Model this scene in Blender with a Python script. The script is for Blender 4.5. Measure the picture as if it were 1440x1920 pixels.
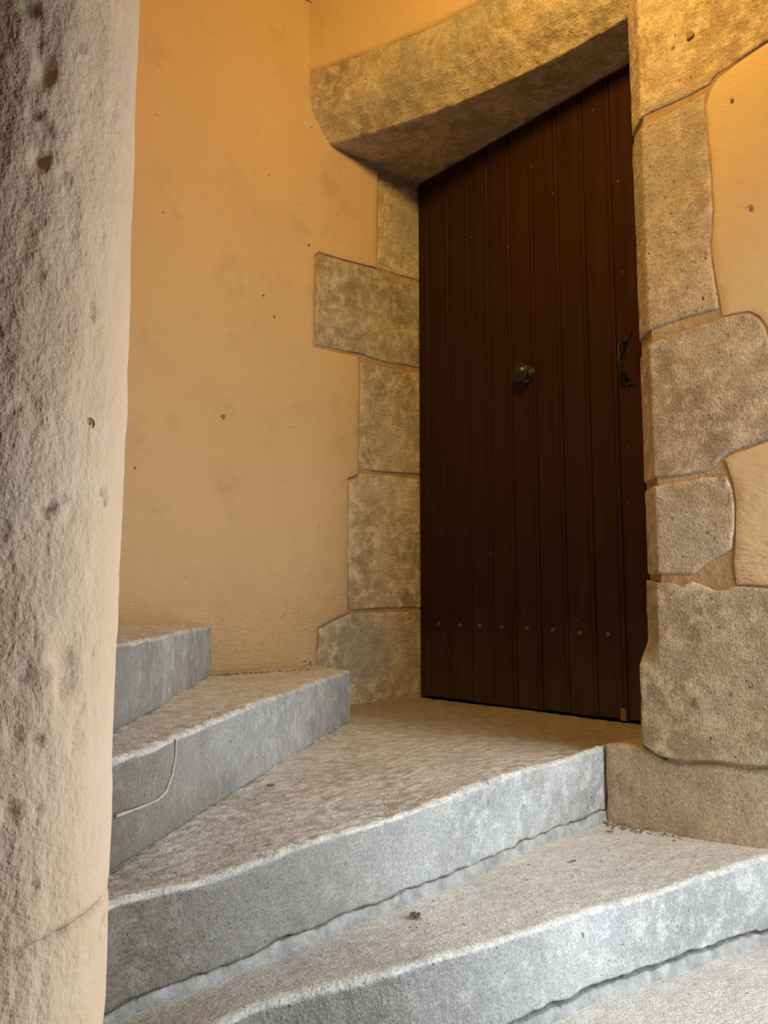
import bpy, math, random
import numpy as np
from mathutils import Vector
from mathutils.geometry import delaunay_2d_cdt

for o in list(bpy.data.objects):
    bpy.data.objects.remove(o)
SC = bpy.context.scene
COL = SC.collection
rng = random.Random(7)

# ------------------------------------------------------------------ camera
F = 1550.0                               # focal length for a 1440 x 1920 frame
PITCH = math.atan(177 / F)
ZE = 0.36                                # eye height above the door sill (z = 0)
H = 0.152                                # riser height
cam = bpy.data.cameras.new('camera')
cam.sensor_fit = 'VERTICAL'
cam.sensor_height = 36.0
cam.lens = F / 1920 * 36.0
cam.clip_start = 0.02
cam_o = bpy.data.objects.new('camera', cam)
COL.objects.link(cam_o)
cam_o.location = (0, 0, ZE)
cam_o.rotation_euler = (math.pi / 2 + PITCH, 0, 0)
SC.camera = cam_o

# ------------------------------------------------------------------ world, light, exposure
SC.view_settings.view_transform = 'Standard'
SC.view_settings.look = 'None'
SC.view_settings.gamma = 1.0
SC.view_settings.use_curve_mapping = False
SC.view_settings.exposure = -0.10
SC.cycles.max_bounces = 5
SC.cycles.diffuse_bounces = 4
SC.cycles.adaptive_threshold = 0.04
SC.cycles.glossy_bounces = 2
w = bpy.data.worlds.new('sky')
SC.world = w
w.use_nodes = True
w.node_tree.nodes['Background'].inputs[0].default_value = (0.62, 0.78, 1.0, 1)
w.node_tree.nodes['Background'].inputs[1].default_value = 1.0


def area(name, loc, target, sx, sy, energy, color, spread=180):
    l = bpy.data.lights.new(name, 'AREA')
    l.shape = 'RECTANGLE'
    l.size, l.size_y = sx, sy
    l.energy = energy
    l.color = color
    l.spread = math.radians(spread)
    o = bpy.data.objects.new(name, l)
    COL.objects.link(o)
    o.location = loc
    o.rotation_euler = (Vector(target) - Vector(loc)).to_track_quat('-Z', 'Y').to_euler()
    return o


# daylight entering through the street doorway on the right, out of frame
area('daylight_from_doorway', (1.30, 0.98, 0.34), (0.32, 1.72, 0.0), 0.80, 1.8, 28, (0.79, 0.905, 1.0), 128)
# warm lamp high up in the stairwell
area('stairwell_lamp', (0.12, 0.88, 2.62), (0.62, 2.15, 2.15), 0.40, 0.35, 30, (1.0, 0.62, 0.16), 136)

# ------------------------------------------------------------------ geometry helpers
CP, SP = math.cos(PITCH), math.sin(PITCH)


def ray(x, y):
    a, b = (x - 720) / F, (960 - y) / F
    return np.array([a, CP - b * SP, SP + b * CP])


def onz(x, y, z):                        # point of the level plane z seen at a picture position
    d = ray(x, y)
    return np.array([0, 0, ZE]) + (z - ZE) / d[2] * d


def onpl(x, y, p, n):                    # point of a vertical plane
    d = ray(x, y)
    k = (p[0] * n[0] + p[1] * n[1]) / (d[0] * n[0] + d[1] * n[1])
    return np.array([0, 0, ZE]) + k * d


def _hash(ix, iy, iz):
    h = (ix * 374761393 + iy * 668265263 + iz * 2147483647 * 3 + 1013904223) & 0xFFFFFFFF
    h = ((h ^ (h >> 13)) * 1274126177) & 0xFFFFFFFF
    h = ((h ^ (h >> 16)) * 2246822519) & 0xFFFFFFFF
    return ((h ^ (h >> 15)) & 0xFFFFFF) / float(0xFFFFFF)


def vnoise(p):
    p = np.asarray(p, float)
    i = np.floor(p).astype(np.int64)
    f = p - i
    f = f * f * f * (f * (f * 6 - 15) + 10)
    r = 0
    for dx in (0, 1):
        wx = f[:, 0] if dx else 1 - f[:, 0]
        for dy in (0, 1):
            wy = f[:, 1] if dy else 1 - f[:, 1]
            for dz in (0, 1):
                wz = f[:, 2] if dz else 1 - f[:, 2]
                r = r + wx * wy * wz * _hash(i[:, 0] + dx, i[:, 1] + dy, i[:, 2] + dz)
    return r * 2 - 1


def fbm(p, scale=1.0, octv=4, gain=0.5):
    p = np.asarray(p, float) * scale
    r, a, n = 0, 1.0, 0
    for k in range(octv):
        r = r + a * vnoise(p + 17.3 * k)
        n += a
        a *= gain
        p = p * 2.03
    return r / n


def link(o, parent=None):
    COL.objects.link(o)
    if parent is not None:
        o.parent = parent
    return o


def base_of(parent):
    p = np.zeros(3)
    while parent is not None:
        p = p + np.array(parent.location)
        parent = parent.parent
    return p


def mesh_obj(name, verts, faces, mat, parent=None, smooth=True, attrs=None, loc=None):
    """verts in world metres; stored relative to the object's place"""
    v = np.asarray(verts, float)
    org = base_of(parent)
    here = org if loc is None else np.asarray(loc, float)
    me = bpy.data.meshes.new(name)
    me.from_pydata((v - here).tolist(), [], [list(map(int, f)) for f in faces])
    if smooth:
        me.polygons.foreach_set('use_smooth', [True] * len(me.polygons))
    for k, a in (attrs or {}).items():
        at = me.attributes.new(k, 'FLOAT', 'POINT')
        at.data.foreach_set('value', np.asarray(a, np.float32))
    me.materials.append(mat)
    me.update()
    o = bpy.data.objects.new(name, me)
    o.location = here - org
    return link(o, parent)


def thing(name, loc=(0, 0, 0)):
    o = bpy.data.objects.new(name, None)
    o.location = loc
    o.empty_display_size = 0.1
    return link(o)


def tag(o, label, cat=None, group=None, kind=None):
    if label:
        o['label'] = label
    if cat:
        o['category'] = cat
    if group:
        o['group'] = group
    if kind:
        o['kind'] = kind
    return o


def grid_faces(r, c, flip=False, wrap=False):
    fs = []
    for i in range(r - 1):
        for j in range(c if wrap else c - 1):
            k = (j + 1) % c
            q = (i * c + j, i * c + k, (i + 1) * c + k, (i + 1) * c + j)
            fs.append(q[::-1] if flip else q)
    return fs


def densify(pts, sp, closed=True):
    pts = [np.asarray(p, float) for p in pts]
    out = []
    n = len(pts)
    for i in range(n if closed else n - 1):
        a, b = pts[i], pts[(i + 1) % n]
        k = max(1, int(np.linalg.norm(b - a) / sp + 0.5))
        for j in range(k):
            out.append(a + (b - a) * j / k)
    if not closed:
        out.append(pts[-1])
    return np.array(out)


def seg_dist(p, poly):
    d = np.full(len(p), 1e9)
    n = len(poly)
    for i in range(n):
        a, b = poly[i], poly[(i + 1) % n]
        ab = b - a
        t = np.clip(((p - a) @ ab) / max(ab @ ab, 1e-12), 0, 1)
        d = np.minimum(d, np.linalg.norm(p - (a + t[:, None] * ab), axis=1))
    return d


def inside(p, poly):
    c = np.zeros(len(p), bool)
    n = len(poly)
    for i in range(n):
        a, b = poly[i], poly[(i + 1) % n]
        cond = (a[1] > p[:, 1]) != (b[1] > p[:, 1])
        with np.errstate(divide='ignore', invalid='ignore'):
            xi = (b[0] - a[0]) * (p[:, 1] - a[1]) / (b[1] - a[1]) + a[0]
        c ^= cond & (p[:, 0] < xi)
    return c


class Frame:                              # a vertical plane: u along the wall, v = height
    def __init__(s, o, u, n):
        s.o = np.array([o[0], o[1], 0.0])
        s.u = np.array([u[0], u[1], 0.0])
        s.n = np.array([n[0], n[1], 0.0])

    def uv(s, x, y):
        p = onpl(x, y, s.o, s.n)
        return np.array([(p - s.o) @ s.u, p[2]])

    def at(s, u, v, off=0.0):
        u, v = np.atleast_1d(u), np.atleast_1d(v)
        return s.o + u[:, None] * s.u + s.n * np.atleast_1d(off)[:, None] + np.stack([0 * v, 0 * v, v], 1)


def slab(name, outline, fr, off, depth, mat, parent, sp=0.014, amp=0.003, nsc=7.0, jit=0.002, rnd=0.006,
         prof=None, seed=0.0, loc=None, edge_sp=None, crease=None):
    """a block whose front face has the given outline in the plane of frame fr: rough face, rounded worn edges"""
    es = edge_sp or sp * 0.7
    ol = densify(outline, es)
    q = np.column_stack([ol * 22.0, np.full(len(ol), seed * 3.7)])
    ol = ol + jit * np.column_stack([fbm(q, 1, 3), fbm(q + 91.7, 1, 3)])
    n = len(ol)
    area2 = np.sum(ol[:, 0] * np.roll(ol[:, 1], -1) - np.roll(ol[:, 0], -1) * ol[:, 1])
    if area2 < 0:
        ol = ol[::-1].copy()
    tan = np.roll(ol, -1, 0) - np.roll(ol, 1, 0)
    tan /= np.maximum(np.linalg.norm(tan, axis=1), 1e-9)[:, None]
    nin = np.column_stack([-tan[:, 1], tan[:, 0]])
    lo, hi = ol.min(0), ol.max(0)
    gx, gy = np.meshgrid(np.arange(lo[0], hi[0], sp), np.arange(lo[1], hi[1], sp))
    g = np.column_stack([gx.ravel(), gy.ravel()])
    g[:, 0] += sp * 0.2 * vnoise(np.column_stack([g * 97.0, g[:, :1] * 0 + 3]))
    g = g[inside(g, ol)]
    g = g[seg_dist(g, ol) > max(rnd * 1.3, sp * 0.45)]
    rings = []
    for k in (0.30, 1.0):
        r = ol + nin * rnd * k
        r = r[inside(r, ol)]
        if len(r):
            r = r[seg_dist(r, ol) > rnd * k * 0.85]
        rings.append(r)
    if crease is not None:
        vv = np.arange(lo[1], hi[1], sp * 0.6)
        g = g[np.abs(g[:, 0] - crease) > 0.004]
        for du_ in (-0.0015, 0.0015):
            q_ = np.column_stack([np.full(len(vv), crease + du_), vv])
            q_ = q_[inside(q_, ol)]
            rings.append(q_[seg_dist(q_, ol) > rnd * 1.3])
    pts = np.vstack([ol] + rings + [g])
    vs, es_, fs, _, _, _ = delaunay_2d_cdt([Vector(p) for p in pts], [], [list(range(n))], 1, 1e-6)
    uv = np.array([[v.x, v.y] for v in vs])
    d = seg_dist(uv, ol)
    k = 1 - np.clip(d / rnd, 0, 1)
    drop = rnd * (1 - np.sqrt(np.maximum(0, 1 - k * k)))
    q = np.column_stack([uv, np.full(len(uv), seed)])
    h = off + amp * (0.75 * fbm(q, nsc, 4) + 0.25 * fbm(q + 7, nsc * 6, 2)) - drop
    if prof is not None:
        h = h + prof(uv[:, 0], uv[:, 1])
    front = fr.at(uv[:, 0], uv[:, 1], h)
    flip = np.dot(np.cross(fr.u, (0, 0, 1)), fr.n) < 0
    faces = [tuple(f) if not flip else tuple(reversed(f)) for f in fs]
    # sides
    h0 = np.full(n, off - rnd) + (prof(ol[:, 0], ol[:, 1]) if prof is not None else 0)
    q = np.column_stack([ol, np.full(n, seed)])
    h0 = h0 + amp * (0.75 * fbm(q, nsc, 4) + 0.25 * fbm(q + 7, nsc * 6, 2))
    s0 = fr.at(ol[:, 0], ol[:, 1], h0)
    s1 = fr.at(ol[:, 0], ol[:, 1], np.full(n, off - depth))
    b = len(front)
    for i in range(n):
        j = (i + 1) % n
        f = (b + i, b + n + i, b + n + j, b + j)
        faces.append(f if not flip else f[::-1])
    back = [b + n + i for i in range(n)]
    faces.append(tuple(back[::-1]) if not flip else tuple(back))
    return mesh_obj(name, np.vstack([front, s0, s1]), faces, mat, parent, loc=loc)


def prism(name, plan, z0, z1, mat, parent=None, smooth=False, loc=None):
    n = len(plan)
    a = sum(plan[i][0] * plan[(i + 1) % n][1] - plan[(i + 1) % n][0] * plan[i][1] for i in range(n))
    if a < 0:
        plan = plan[::-1]
    v = [(p[0], p[1], z0) for p in plan] + [(p[0], p[1], z1) for p in plan]
    f = [tuple(range(n))[::-1], tuple(range(n, 2 * n))]
    f += [(i, (i + 1) % n, n + (i + 1) % n, n + i) for i in range(n)]
    return mesh_obj(name, v, f, mat, parent, smooth, loc=loc)


# ------------------------------------------------------------------ materials
class NT:
    def __init__(s, name):
        s.m = bpy.data.materials.new(name)
        s.m.use_nodes = True
        s.t = s.m.node_tree
        s.b = s.t.nodes['Principled BSDF']
        s.pos = s.t.nodes.new('ShaderNodeNewGeometry').outputs['Position']

    def lk(s, a, b):
        s.t.links.new(a, b)

    def mapped(s, scale, rot=(0, 0, 0)):
        n = s.t.nodes.new('ShaderNodeMapping')
        n.inputs['Scale'].default_value = scale
        n.inputs['Rotation'].default_value = rot
        s.lk(s.pos, n.inputs['Vector'])
        return n.outputs[0]

    def noise(s, scale, detail=6, rough=0.6, vec=None, dist=0.0):
        n = s.t.nodes.new('ShaderNodeTexNoise')
        n.inputs['Scale'].default_value = scale
        n.inputs['Detail'].default_value = min(detail, 3)
        n.inputs['Roughness'].default_value = rough
        n.inputs['Distortion'].default_value = dist
        s.lk(vec or s.pos, n.inputs['Vector'])
        return n.outputs['Fac']

    def voro(s, scale, vec=None, feature='F1', rand=1.0):
        n = s.t.nodes.new('ShaderNodeTexVoronoi')
        n.feature = feature
        n.inputs['Scale'].default_value = scale
        n.inputs['Randomness'].default_value = rand
        s.lk(vec or s.pos, n.inputs['Vector'])
        return n.outputs['Distance']

    def ramp(s, fac, stops):
        n = s.t.nodes.new('ShaderNodeValToRGB')
        el = n.color_ramp.elements
        while len(el) < len(stops):
            el.new(0.5)
        for e, (p, c) in zip(el, stops):
            e.position = p
            e.color = (c, c, c, 1) if isinstance(c, (int, float)) else (*c, 1)
        s.lk(fac, n.inputs[0])
        return n.outputs[0]

    def mix(s, fac, a, b, mode='MIX'):
        n = s.t.nodes.new('ShaderNodeMix')
        n.data_type = 'RGBA'
        n.blend_type = mode
        for v, i in ((fac, 0), (a, 6), (b, 7)):
            if isinstance(v, (int, float)):
                n.inputs[i].default_value = v
            elif isinstance(v, tuple):
                n.inputs[i].default_value = (*v, 1)
            else:
                s.lk(v, n.inputs[i])
        return n.outputs[2]

    def math(s, op, a, b=0.0, clamp=False):
        n = s.t.nodes.new('ShaderNodeMath')
        n.operation = op
        n.use_clamp = clamp
        for v, i in ((a, 0), (b, 1)):
            if isinstance(v, (int, float)):
                n.inputs[i].default_value = v
            else:
                s.lk(v, n.inputs[i])
        return n.outputs[0]

    def attr(s, name):
        n = s.t.nodes.new('ShaderNodeAttribute')
        n.attribute_name = name
        return n.outputs['Fac']

    def rand(s):
        return s.t.nodes.new('ShaderNodeObjectInfo').outputs['Random']

    def bumps(s, layers):
        tot = None
        for h, strength, dist in layers:
            t = s.math('MULTIPLY', h, strength * dist)
            tot = t if tot is None else s.math('ADD', tot, t)
        n = s.t.nodes.new('ShaderNodeBump')
        n.inputs['Strength'].default_value = 1.0
        n.inputs['Distance'].default_value = 1.0
        s.lk(tot, n.inputs['Height'])
        s.lk(n.outputs[0], s.b.inputs['Normal'])

    def done(s, col, rough=0.85, spec=0.25):
        if isinstance(col, tuple):
            s.b.inputs['Base Color'].default_value = (*col, 1)
        else:
            s.lk(col, s.b.inputs['Base Color'])
        if isinstance(rough, (int, float)):
            s.b.inputs['Roughness'].default_value = rough
        else:
            s.lk(rough, s.b.inputs['Roughness'])
        s.b.inputs['Specular IOR Level'].default_value = spec
        return s.m


def mat_plaster(name, base, dark):
    n = NT(name)
    big = n.noise(1.8, 5, 0.6)
    c = n.mix(n.ramp(big, [(0.35, 0.0), (0.7, 1.0)]), base, tuple(x * 0.93 for x in base))
    mid = n.noise(7, 6, 0.65)
    c = n.mix(n.ramp(mid, [(0.56, 0.0), (0.75, 0.35)]), c, dark)
    # scuffs: thin stretched dark marks, and a few chips
    sc = n.noise(9, 3, 0.5, n.mapped((1.0, 1.0, 4.5)))
    fine = n.noise(60, 3, 0.6)
    c = n.mix(n.math('MULTIPLY', n.ramp(sc, [(0.66, 0.0), (0.74, 0.5)]), n.ramp(fine, [(0.45, 0.0), (0.6, 1.0)])), c, dark)
    chip = n.ramp(n.voro(6.5), [(0.0, 1.0), (0.03, 1.0), (0.045, 0.0)])
    chip = n.math('MULTIPLY', chip, n.ramp(n.noise(30, 2), [(0.5, 0.0), (0.56, 1.0)]))
    c = n.mix(n.math('MULTIPLY', chip, 0.8), c, tuple(x * 0.35 for x in dark))
    # sandy wear low down, with its own ragged shape
    sep = n.t.nodes.new('ShaderNodeSeparateXYZ')
    n.lk(n.pos, sep.inputs[0])
    low = n.math('ADD', sep.outputs[2], n.math('MULTIPLY', n.noise(3.5, 6, 0.65), 0.9))
    lowf = n.ramp(n.math('MULTIPLY', low, 0.6), [(0.40, 1.0), (0.66, 0.0)])
    c = n.mix(n.math('MULTIPLY', lowf, n.ramp(n.noise(120, 4, 0.7), [(0.35, 0.15), (0.65, 0.55)])), c, dark)
    rip = n.noise(42, 4, 0.6, n.mapped((1, 1, 2.6)))
    n.bumps([(n.noise(6, 4, 0.5), 0.35, 0.02), (n.math('MULTIPLY', rip, n.math('ADD', lowf, 0.22)), 0.9, 0.007),
             (n.noise(320, 3, 0.6), 0.15, 0.001), (chip, -0.6, 0.004)])
    return n.done(c, 0.9, 0.15)


def mat_stone(name, base, light, dark, pit=(0.10, 0.075, 0.05), tool=0.5, grey=(0.33, 0.31, 0.27), lump=0.6):
    n = NT(name)
    r = n.rand()
    blot = n.noise(6, 3, 0.65)
    c = n.mix(n.ramp(blot, [(0.36, 0.0), (0.62, 1.0)]), dark, base)
    mid = n.noise(22, 3, 0.72)
    c = n.mix(n.ramp(mid, [(0.46, 0.0), (0.68, 0.85)]), c, light)
    c = n.mix(n.ramp(n.noise(3.1, 2, 0.6), [(0.52, 0.0), (0.66, 0.6)]), c, grey)
    grit_ = n.noise(190, 2, 0.75)
    c = n.mix(1.0, c, n.ramp(grit_, [(0.28, 0.66), (0.50, 1.0), (0.74, 1.26)]), 'MULTIPLY')
    pits = n.ramp(n.noise(62, 2, 0.6), [(0.67, 0.0), (0.73, 1.0)])
    pits = n.math('MULTIPLY', pits, n.ramp(blot, [(0.44, 0.15), (0.60, 1.0)]))
    c = n.mix(n.math('MULTIPLY', pits, 0.8), c, pit)
    val = n.math('ADD', n.math('MULTIPLY', r, 0.24), 0.88)
    hs = n.t.nodes.new('ShaderNodeHueSaturation')
    n.lk(val, hs.inputs['Value'])
    n.lk(c, hs.inputs['Color'])
    t = n.noise(34, 2, 0.55, n.mapped((0.5, 0.5, 2.6), (0.0, 0.7, 0.4)))
    n.bumps([(mid, lump, 0.012), (t, tool, 0.008), (grit_, 0.6, 0.0035), (pits, -0.6, 0.005)])
    return n.done(hs.outputs[0], 0.9, 0.2)


M = {}
M['plaster'] = mat_plaster('ochre_plaster', (0.66, 0.455, 0.24), (0.42, 0.275, 0.14))
M['stone'] = mat_stone('limestone', (0.55, 0.445, 0.285), (0.74, 0.63, 0.45), (0.34, 0.26, 0.155))
M['lintel'] = mat_stone('lintel_limestone', (0.54, 0.43, 0.28), (0.70, 0.58, 0.40), (0.34, 0.255, 0.16), tool=0.3)
M['jamb'] = mat_stone('jamb_limestone', (0.46, 0.345, 0.22), (0.62, 0.48, 0.33), (0.30, 0.215, 0.13), tool=0.35,
                      grey=(0.38, 0.31, 0.235), lump=0.3)


def mat_mortar():
    n = NT('brown_mortar')
    c = n.mix(n.ramp(n.noise(14, 6, 0.7), [(0.3, 0.0), (0.7, 1.0)]), (0.34, 0.21, 0.105), (0.50, 0.34, 0.185))
    n.bumps([(n.noise(60, 5, 0.7), 0.6, 0.006)])
    return n.done(c, 0.95, 0.1)


M['mortar'] = mat_mortar()


def mat_base():
    n = NT('lime_washed_render')
    c = n.mix(n.ramp(n.noise(4.5, 7, 0.65), [(0.35, 0.0), (0.68, 1.0)]), (0.40, 0.29, 0.19), (0.54, 0.42, 0.29))
    run = n.noise(24, 4, 0.6, n.mapped((1, 1, 0.10)))
    c = n.mix(n.ramp(run, [(0.53, 0.0), (0.66, 0.55)]), c, (0.62, 0.51, 0.37))
    c = n.mix(n.ramp(n.noise(11, 8, 0.75), [(0.60, 0.0), (0.76, 0.7)]), c, (0.19, 0.14, 0.10))
    g_ = n.noise(150, 2, 0.7)
    c = n.mix(1.0, c, n.ramp(g_, [(0.3, 0.7), (0.52, 1.0), (0.72, 1.25)]), 'MULTIPLY')
    n.bumps([(n.noise(12, 3, 0.6), 0.4, 0.015), (g_, 0.5, 0.003)])
    return n.done(c, 0.9, 0.15)


M['base'] = mat_base()


def mat_newel():
    n = NT('painted_newel')
    c = n.mix(n.ramp(n.noise(5, 6, 0.65), [(0.35, 0.0), (0.7, 1.0)]), (0.81, 0.58, 0.385), (0.875, 0.675, 0.475))
    c = n.mix(n.ramp(n.noise(9, 5, 0.6, n.mapped((1, 1, 0.6))), [(0.55, 0.0), (0.72, 0.5)]), c, (0.70, 0.52, 0.38))
    chip = n.ramp(n.voro(9.0), [(0.0, 1.0), (0.05, 1.0), (0.065, 0.0)])
    chip = n.math('MULTIPLY', chip, n.ramp(n.noise(25, 3), [(0.54, 0.0), (0.58, 1.0)]))
    c = n.mix(n.math('MULTIPLY', chip, 0.85), c, (0.22, 0.14, 0.09))
    c = n.mix(n.math('MULTIPLY', n.attr('joint'), n.ramp(n.noise(30, 5, 0.7), [(0.42, 0.0), (0.62, 0.75)])), c, (0.33, 0.24, 0.17))
    br = n.noise(60, 3, 0.65, n.mapped((1.0, 1.0, 0.35)), 0.4)
    n.bumps([(n.noise(26, 3, 0.65, n.mapped((1, 1, 0.6))), 0.45, 0.010), (br, 0.35, 0.007), (n.noise(120, 2, 0.65), 0.6, 0.0045),
             (chip, -0.8, 0.006)])
    return n.done(c, 0.8, 0.25)


M['newel'] = mat_newel()


def mat_step():
    n = NT('worn_grey_step_stone')
    tread, wear, brownish = n.attr('tread'), n.attr('wear'), n.attr('brownish')
    big = n.noise(4.5, 3, 0.66)
    mid = n.noise(30, 3, 0.75)
    grit_ = n.noise(210, 2, 0.75)
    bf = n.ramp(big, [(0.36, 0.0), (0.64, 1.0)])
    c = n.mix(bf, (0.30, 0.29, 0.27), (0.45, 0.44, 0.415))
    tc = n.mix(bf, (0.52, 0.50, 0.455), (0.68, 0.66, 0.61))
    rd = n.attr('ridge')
    tc = n.mix(n.ramp(rd, [(0.50, 0.0), (0.72, 0.7)]), tc, (0.78, 0.765, 0.725))  # pale worn ridge tops, brightened further as painted glints
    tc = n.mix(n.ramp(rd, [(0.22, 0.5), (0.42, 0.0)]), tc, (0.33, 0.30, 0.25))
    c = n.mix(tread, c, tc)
    c = n.mix(n.ramp(mid, [(0.48, 0.0), (0.68, 0.6)]), c, (0.66, 0.645, 0.60))
    df = n.math('MULTIPLY', brownish, n.ramp(mid, [(0.30, 0.65), (0.55, 1.0)]))
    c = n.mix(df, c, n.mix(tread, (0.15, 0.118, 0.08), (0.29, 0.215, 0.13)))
    wf = n.math('MULTIPLY', wear, n.ramp(mid, [(0.40, 0.0), (0.62, 0.7)]))
    c = n.mix(wf, c, (0.70, 0.63, 0.51))
    c = n.mix(1.0, c, n.ramp(grit_, [(0.26, 0.62), (0.50, 1.0), (0.76, 1.32)]), 'MULTIPLY')
    speck = n.ramp(n.noise(75, 1, 0.5), [(0.745, 0.0), (0.78, 1.0)])
    c = n.mix(n.math('MULTIPLY', speck, 0.75), c, (0.09, 0.075, 0.06))
    tool = n.noise(48, 2, 0.6, n.mapped((1, 1, 0.45)))
    n.bumps([(mid, 0.5, 0.008), (tool, 0.5, 0.006), (grit_, 0.6, 0.003), (speck, -0.5, 0.002)])
    rough = n.ramp(big, [(0.3, 0.42), (0.7, 0.62)])
    return n.done(c, rough, 0.45)


M['step'] = mat_step()


def mat_door():
    n = NT('brown_painted_wood')
    g = n.noise(7, 6, 0.6, n.mapped((5, 5, 0.35)))
    c = n.mix(n.ramp(g, [(0.3, 0.0), (0.7, 1.0)]), (0.024, 0.0078, 0.0022), (0.040, 0.0130, 0.0036))
    r = n.rand()
    c = n.mix(n.math('MULTIPLY', r, 0.45), c, (0.030, 0.0130, 0.0040))
    sep = n.t.nodes.new('ShaderNodeSeparateXYZ')
    n.lk(n.pos, sep.inputs[0])
    dust = n.math('ADD', sep.outputs[2], n.math('MULTIPLY', n.noise(5, 6, 0.7, n.mapped((2, 2, 0.8))), 0.55))
    df = n.ramp(dust, [(0.27, 0.55), (0.62, 0.0)])
    c = n.mix(df, c, (0.085, 0.055, 0.032))
    sp = n.ramp(n.voro(17, n.mapped((1, 1, 0.6))), [(0.0, 1.0), (0.035, 1.0), (0.05, 0.0)])
    sp = n.math('MULTIPLY', sp, n.ramp(n.noise(14, 3), [(0.47, 0.0), (0.52, 1.0)]))
    scr = n.ramp(n.noise(30, 4, 0.6, n.mapped((3.5, 3.5, 0.5))), [(0.70, 0.0), (0.76, 0.55)])
    c = n.mix(n.math('MAXIMUM', n.math('MULTIPLY', sp, 0.6), n.math('MULTIPLY', scr, 0.35)), c, (0.26, 0.165, 0.085))
    n.bumps([(g, 0.3, 0.003), (n.noise(40, 4, 0.6, n.mapped((4, 4, 0.3))), 0.25, 0.001), (sp, -0.3, 0.001)])
    return n.done(c, 0.60, 0.14)


M['door'] = mat_door()
nb = NT('dark_gap')
M['dark'] = nb.done((0.012, 0.008, 0.005), 0.9, 0.1)
nb = NT('aged_bronze')
c_ = nb.mix(nb.ramp(nb.noise(60, 4), [(0.35, 0.0), (0.7, 1.0)]), (0.035, 0.028, 0.016), (0.085, 0.070, 0.042))
nb.b.inputs['Metallic'].default_value = 0.75
nb.bumps([(nb.noise(150, 3), 0.2, 0.001)])
M['bronze'] = nb.done(c_, 0.38, 0.5)
nb = NT('black_iron')
nb.bumps([(nb.noise(160, 3), 0.4, 0.001)])
M['iron'] = nb.done((0.010, 0.010, 0.011), 0.55, 0.4)
nb = NT('nail_heads')
c_ = nb.mix(nb.ramp(nb.noise(220, 4), [(0.4, 0.0), (0.65, 1.0)]), (0.055, 0.030, 0.015), (0.17, 0.115, 0.07))
M['nail'] = nb.done(c_, 0.6, 0.4)
nb = NT('raw_wood')
M['wood'] = nb.done((0.24, 0.135, 0.055), 0.8, 0.2)
nb = NT('step_mortar')
c_ = nb.mix(nb.ramp(nb.noise(30, 6, 0.7), [(0.35, 0.0), (0.68, 1.0)]), (0.27, 0.26, 0.24), (0.46, 0.45, 0.42))
nb.bumps([(nb.noise(70, 5, 0.7), 0.8, 0.006)])
M['joint'] = nb.done(c_, 0.9, 0.2)
nb = NT('lime')
M['streak'] = nb.done((0.46, 0.41, 0.34), 0.95, 0.1)
nb = NT('dry_leaf')
c_ = nb.mix(nb.noise(160, 4), (0.12, 0.085, 0.06), (0.34, 0.27, 0.21))
M['leaf'] = nb.done(c_, 0.8, 0.2)
nb = NT('grit')
c_ = nb.mix(nb.noise(90, 4), (0.10, 0.07, 0.045), (0.36, 0.28, 0.19))
M['grit'] = nb.done(c_, 0.9, 0.15)

# ------------------------------------------------------------------ plan of the place
E_ = np.array([math.cos(math.radians(40)), math.sin(math.radians(40))])
W_ = np.array([E_[1], -E_[0]])
D0 = onz(787, 1308, 0)[:2]                # foot of the door's left edge
FL = Frame(D0, -E_, W_)                   # left wall: u runs from the door outwards
FD = Frame(D0, W_, -E_)                   # door: u runs from its left edge to the right
UR = np.array([math.cos(math.radians(-44.3)), math.sin(math.radians(-44.3))])
NR = np.array([UR[1], -UR[0]])
P0 = onz(1138, 1540, -H)[:2]
FR = Frame(P0, UR, NR)                    # right wall front
UJ = FR.uv(1207, 1390)[0]                 # u of the right jamb's square corner
SOF = 2.152                               # lintel soffit
TOP = 3.45
NEW = np.array([-0.437, 0.94])            # newel axis
NEWR = 0.13

# ------------------------------------------------------------------ left wall
wl = prism('wall_left', [FL.at(u, 0, o)[0][:2] for u, o in ((-0.35, -0.006), (2.35, -0.006), (2.35, -0.35), (-0.35, -0.35))],
           -1.1, TOP, M['mortar'], loc=(*FL.at(1.0, 0, -0.2)[0][:2], -1.1))
tag(wl, 'ochre plastered wall with exposed stone blocks left of the brown door', 'wall', kind='structure')


def L(pts):
    return [FL.uv(*p) for p in pts]


ZB = -0.45
pl = [(0.558, TOP - 0.02)] + L([(582, 135), (588, 212), (605, 244), (620, 270), (665, 300), (707, 322),
                       (708, 345), (706, 420), (707, 502), (650, 488), (597, 472), (590, 480), (588, 560), (588, 651),
                       (630, 660), (671, 669), (673, 690), (674, 720), (671, 800), (671, 889), (652, 897), (651, 1000), (651, 1149),
                       (620, 1163), (595, 1177), (591, 1215), (590, 1258)])
u_end = pl[-1][0]
pl += [(u_end, ZB), (2.33, ZB), (2.33, TOP - 0.02)]
slab('plaster', pl, FL, 0.0035, 0.02, M['plaster'], wl, sp=0.026, amp=0.004, nsc=2.2, jit=0.0018, rnd=0.004, edge_sp=0.012, seed=1.3)
lst = [
    [(711, 336), (733, 341), (765, 352), (783, 362), (783, 524), (745, 514), (710, 502)],
    [(600, 476), (650, 490), (709, 507), (783, 530), (783, 687), (745, 682), (715, 676), (673, 662), (630, 654), (592, 646), (592, 560)],
    [(676, 680), (715, 687), (783, 699), (783, 887), (730, 885), (674, 879), (674, 800), (676, 730)],
    [(655, 902), (674, 896), (676, 888), (730, 892), (784, 897), (786, 1139), (720, 1139), (655, 1143), (654, 1020)],
    [(599, 1179), (625, 1165), (655, 1152), (700, 1149), (787, 1146), (788, 1320), (788, 1360), (640, 1372), (594, 1340), (594, 1260)],
]
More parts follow.
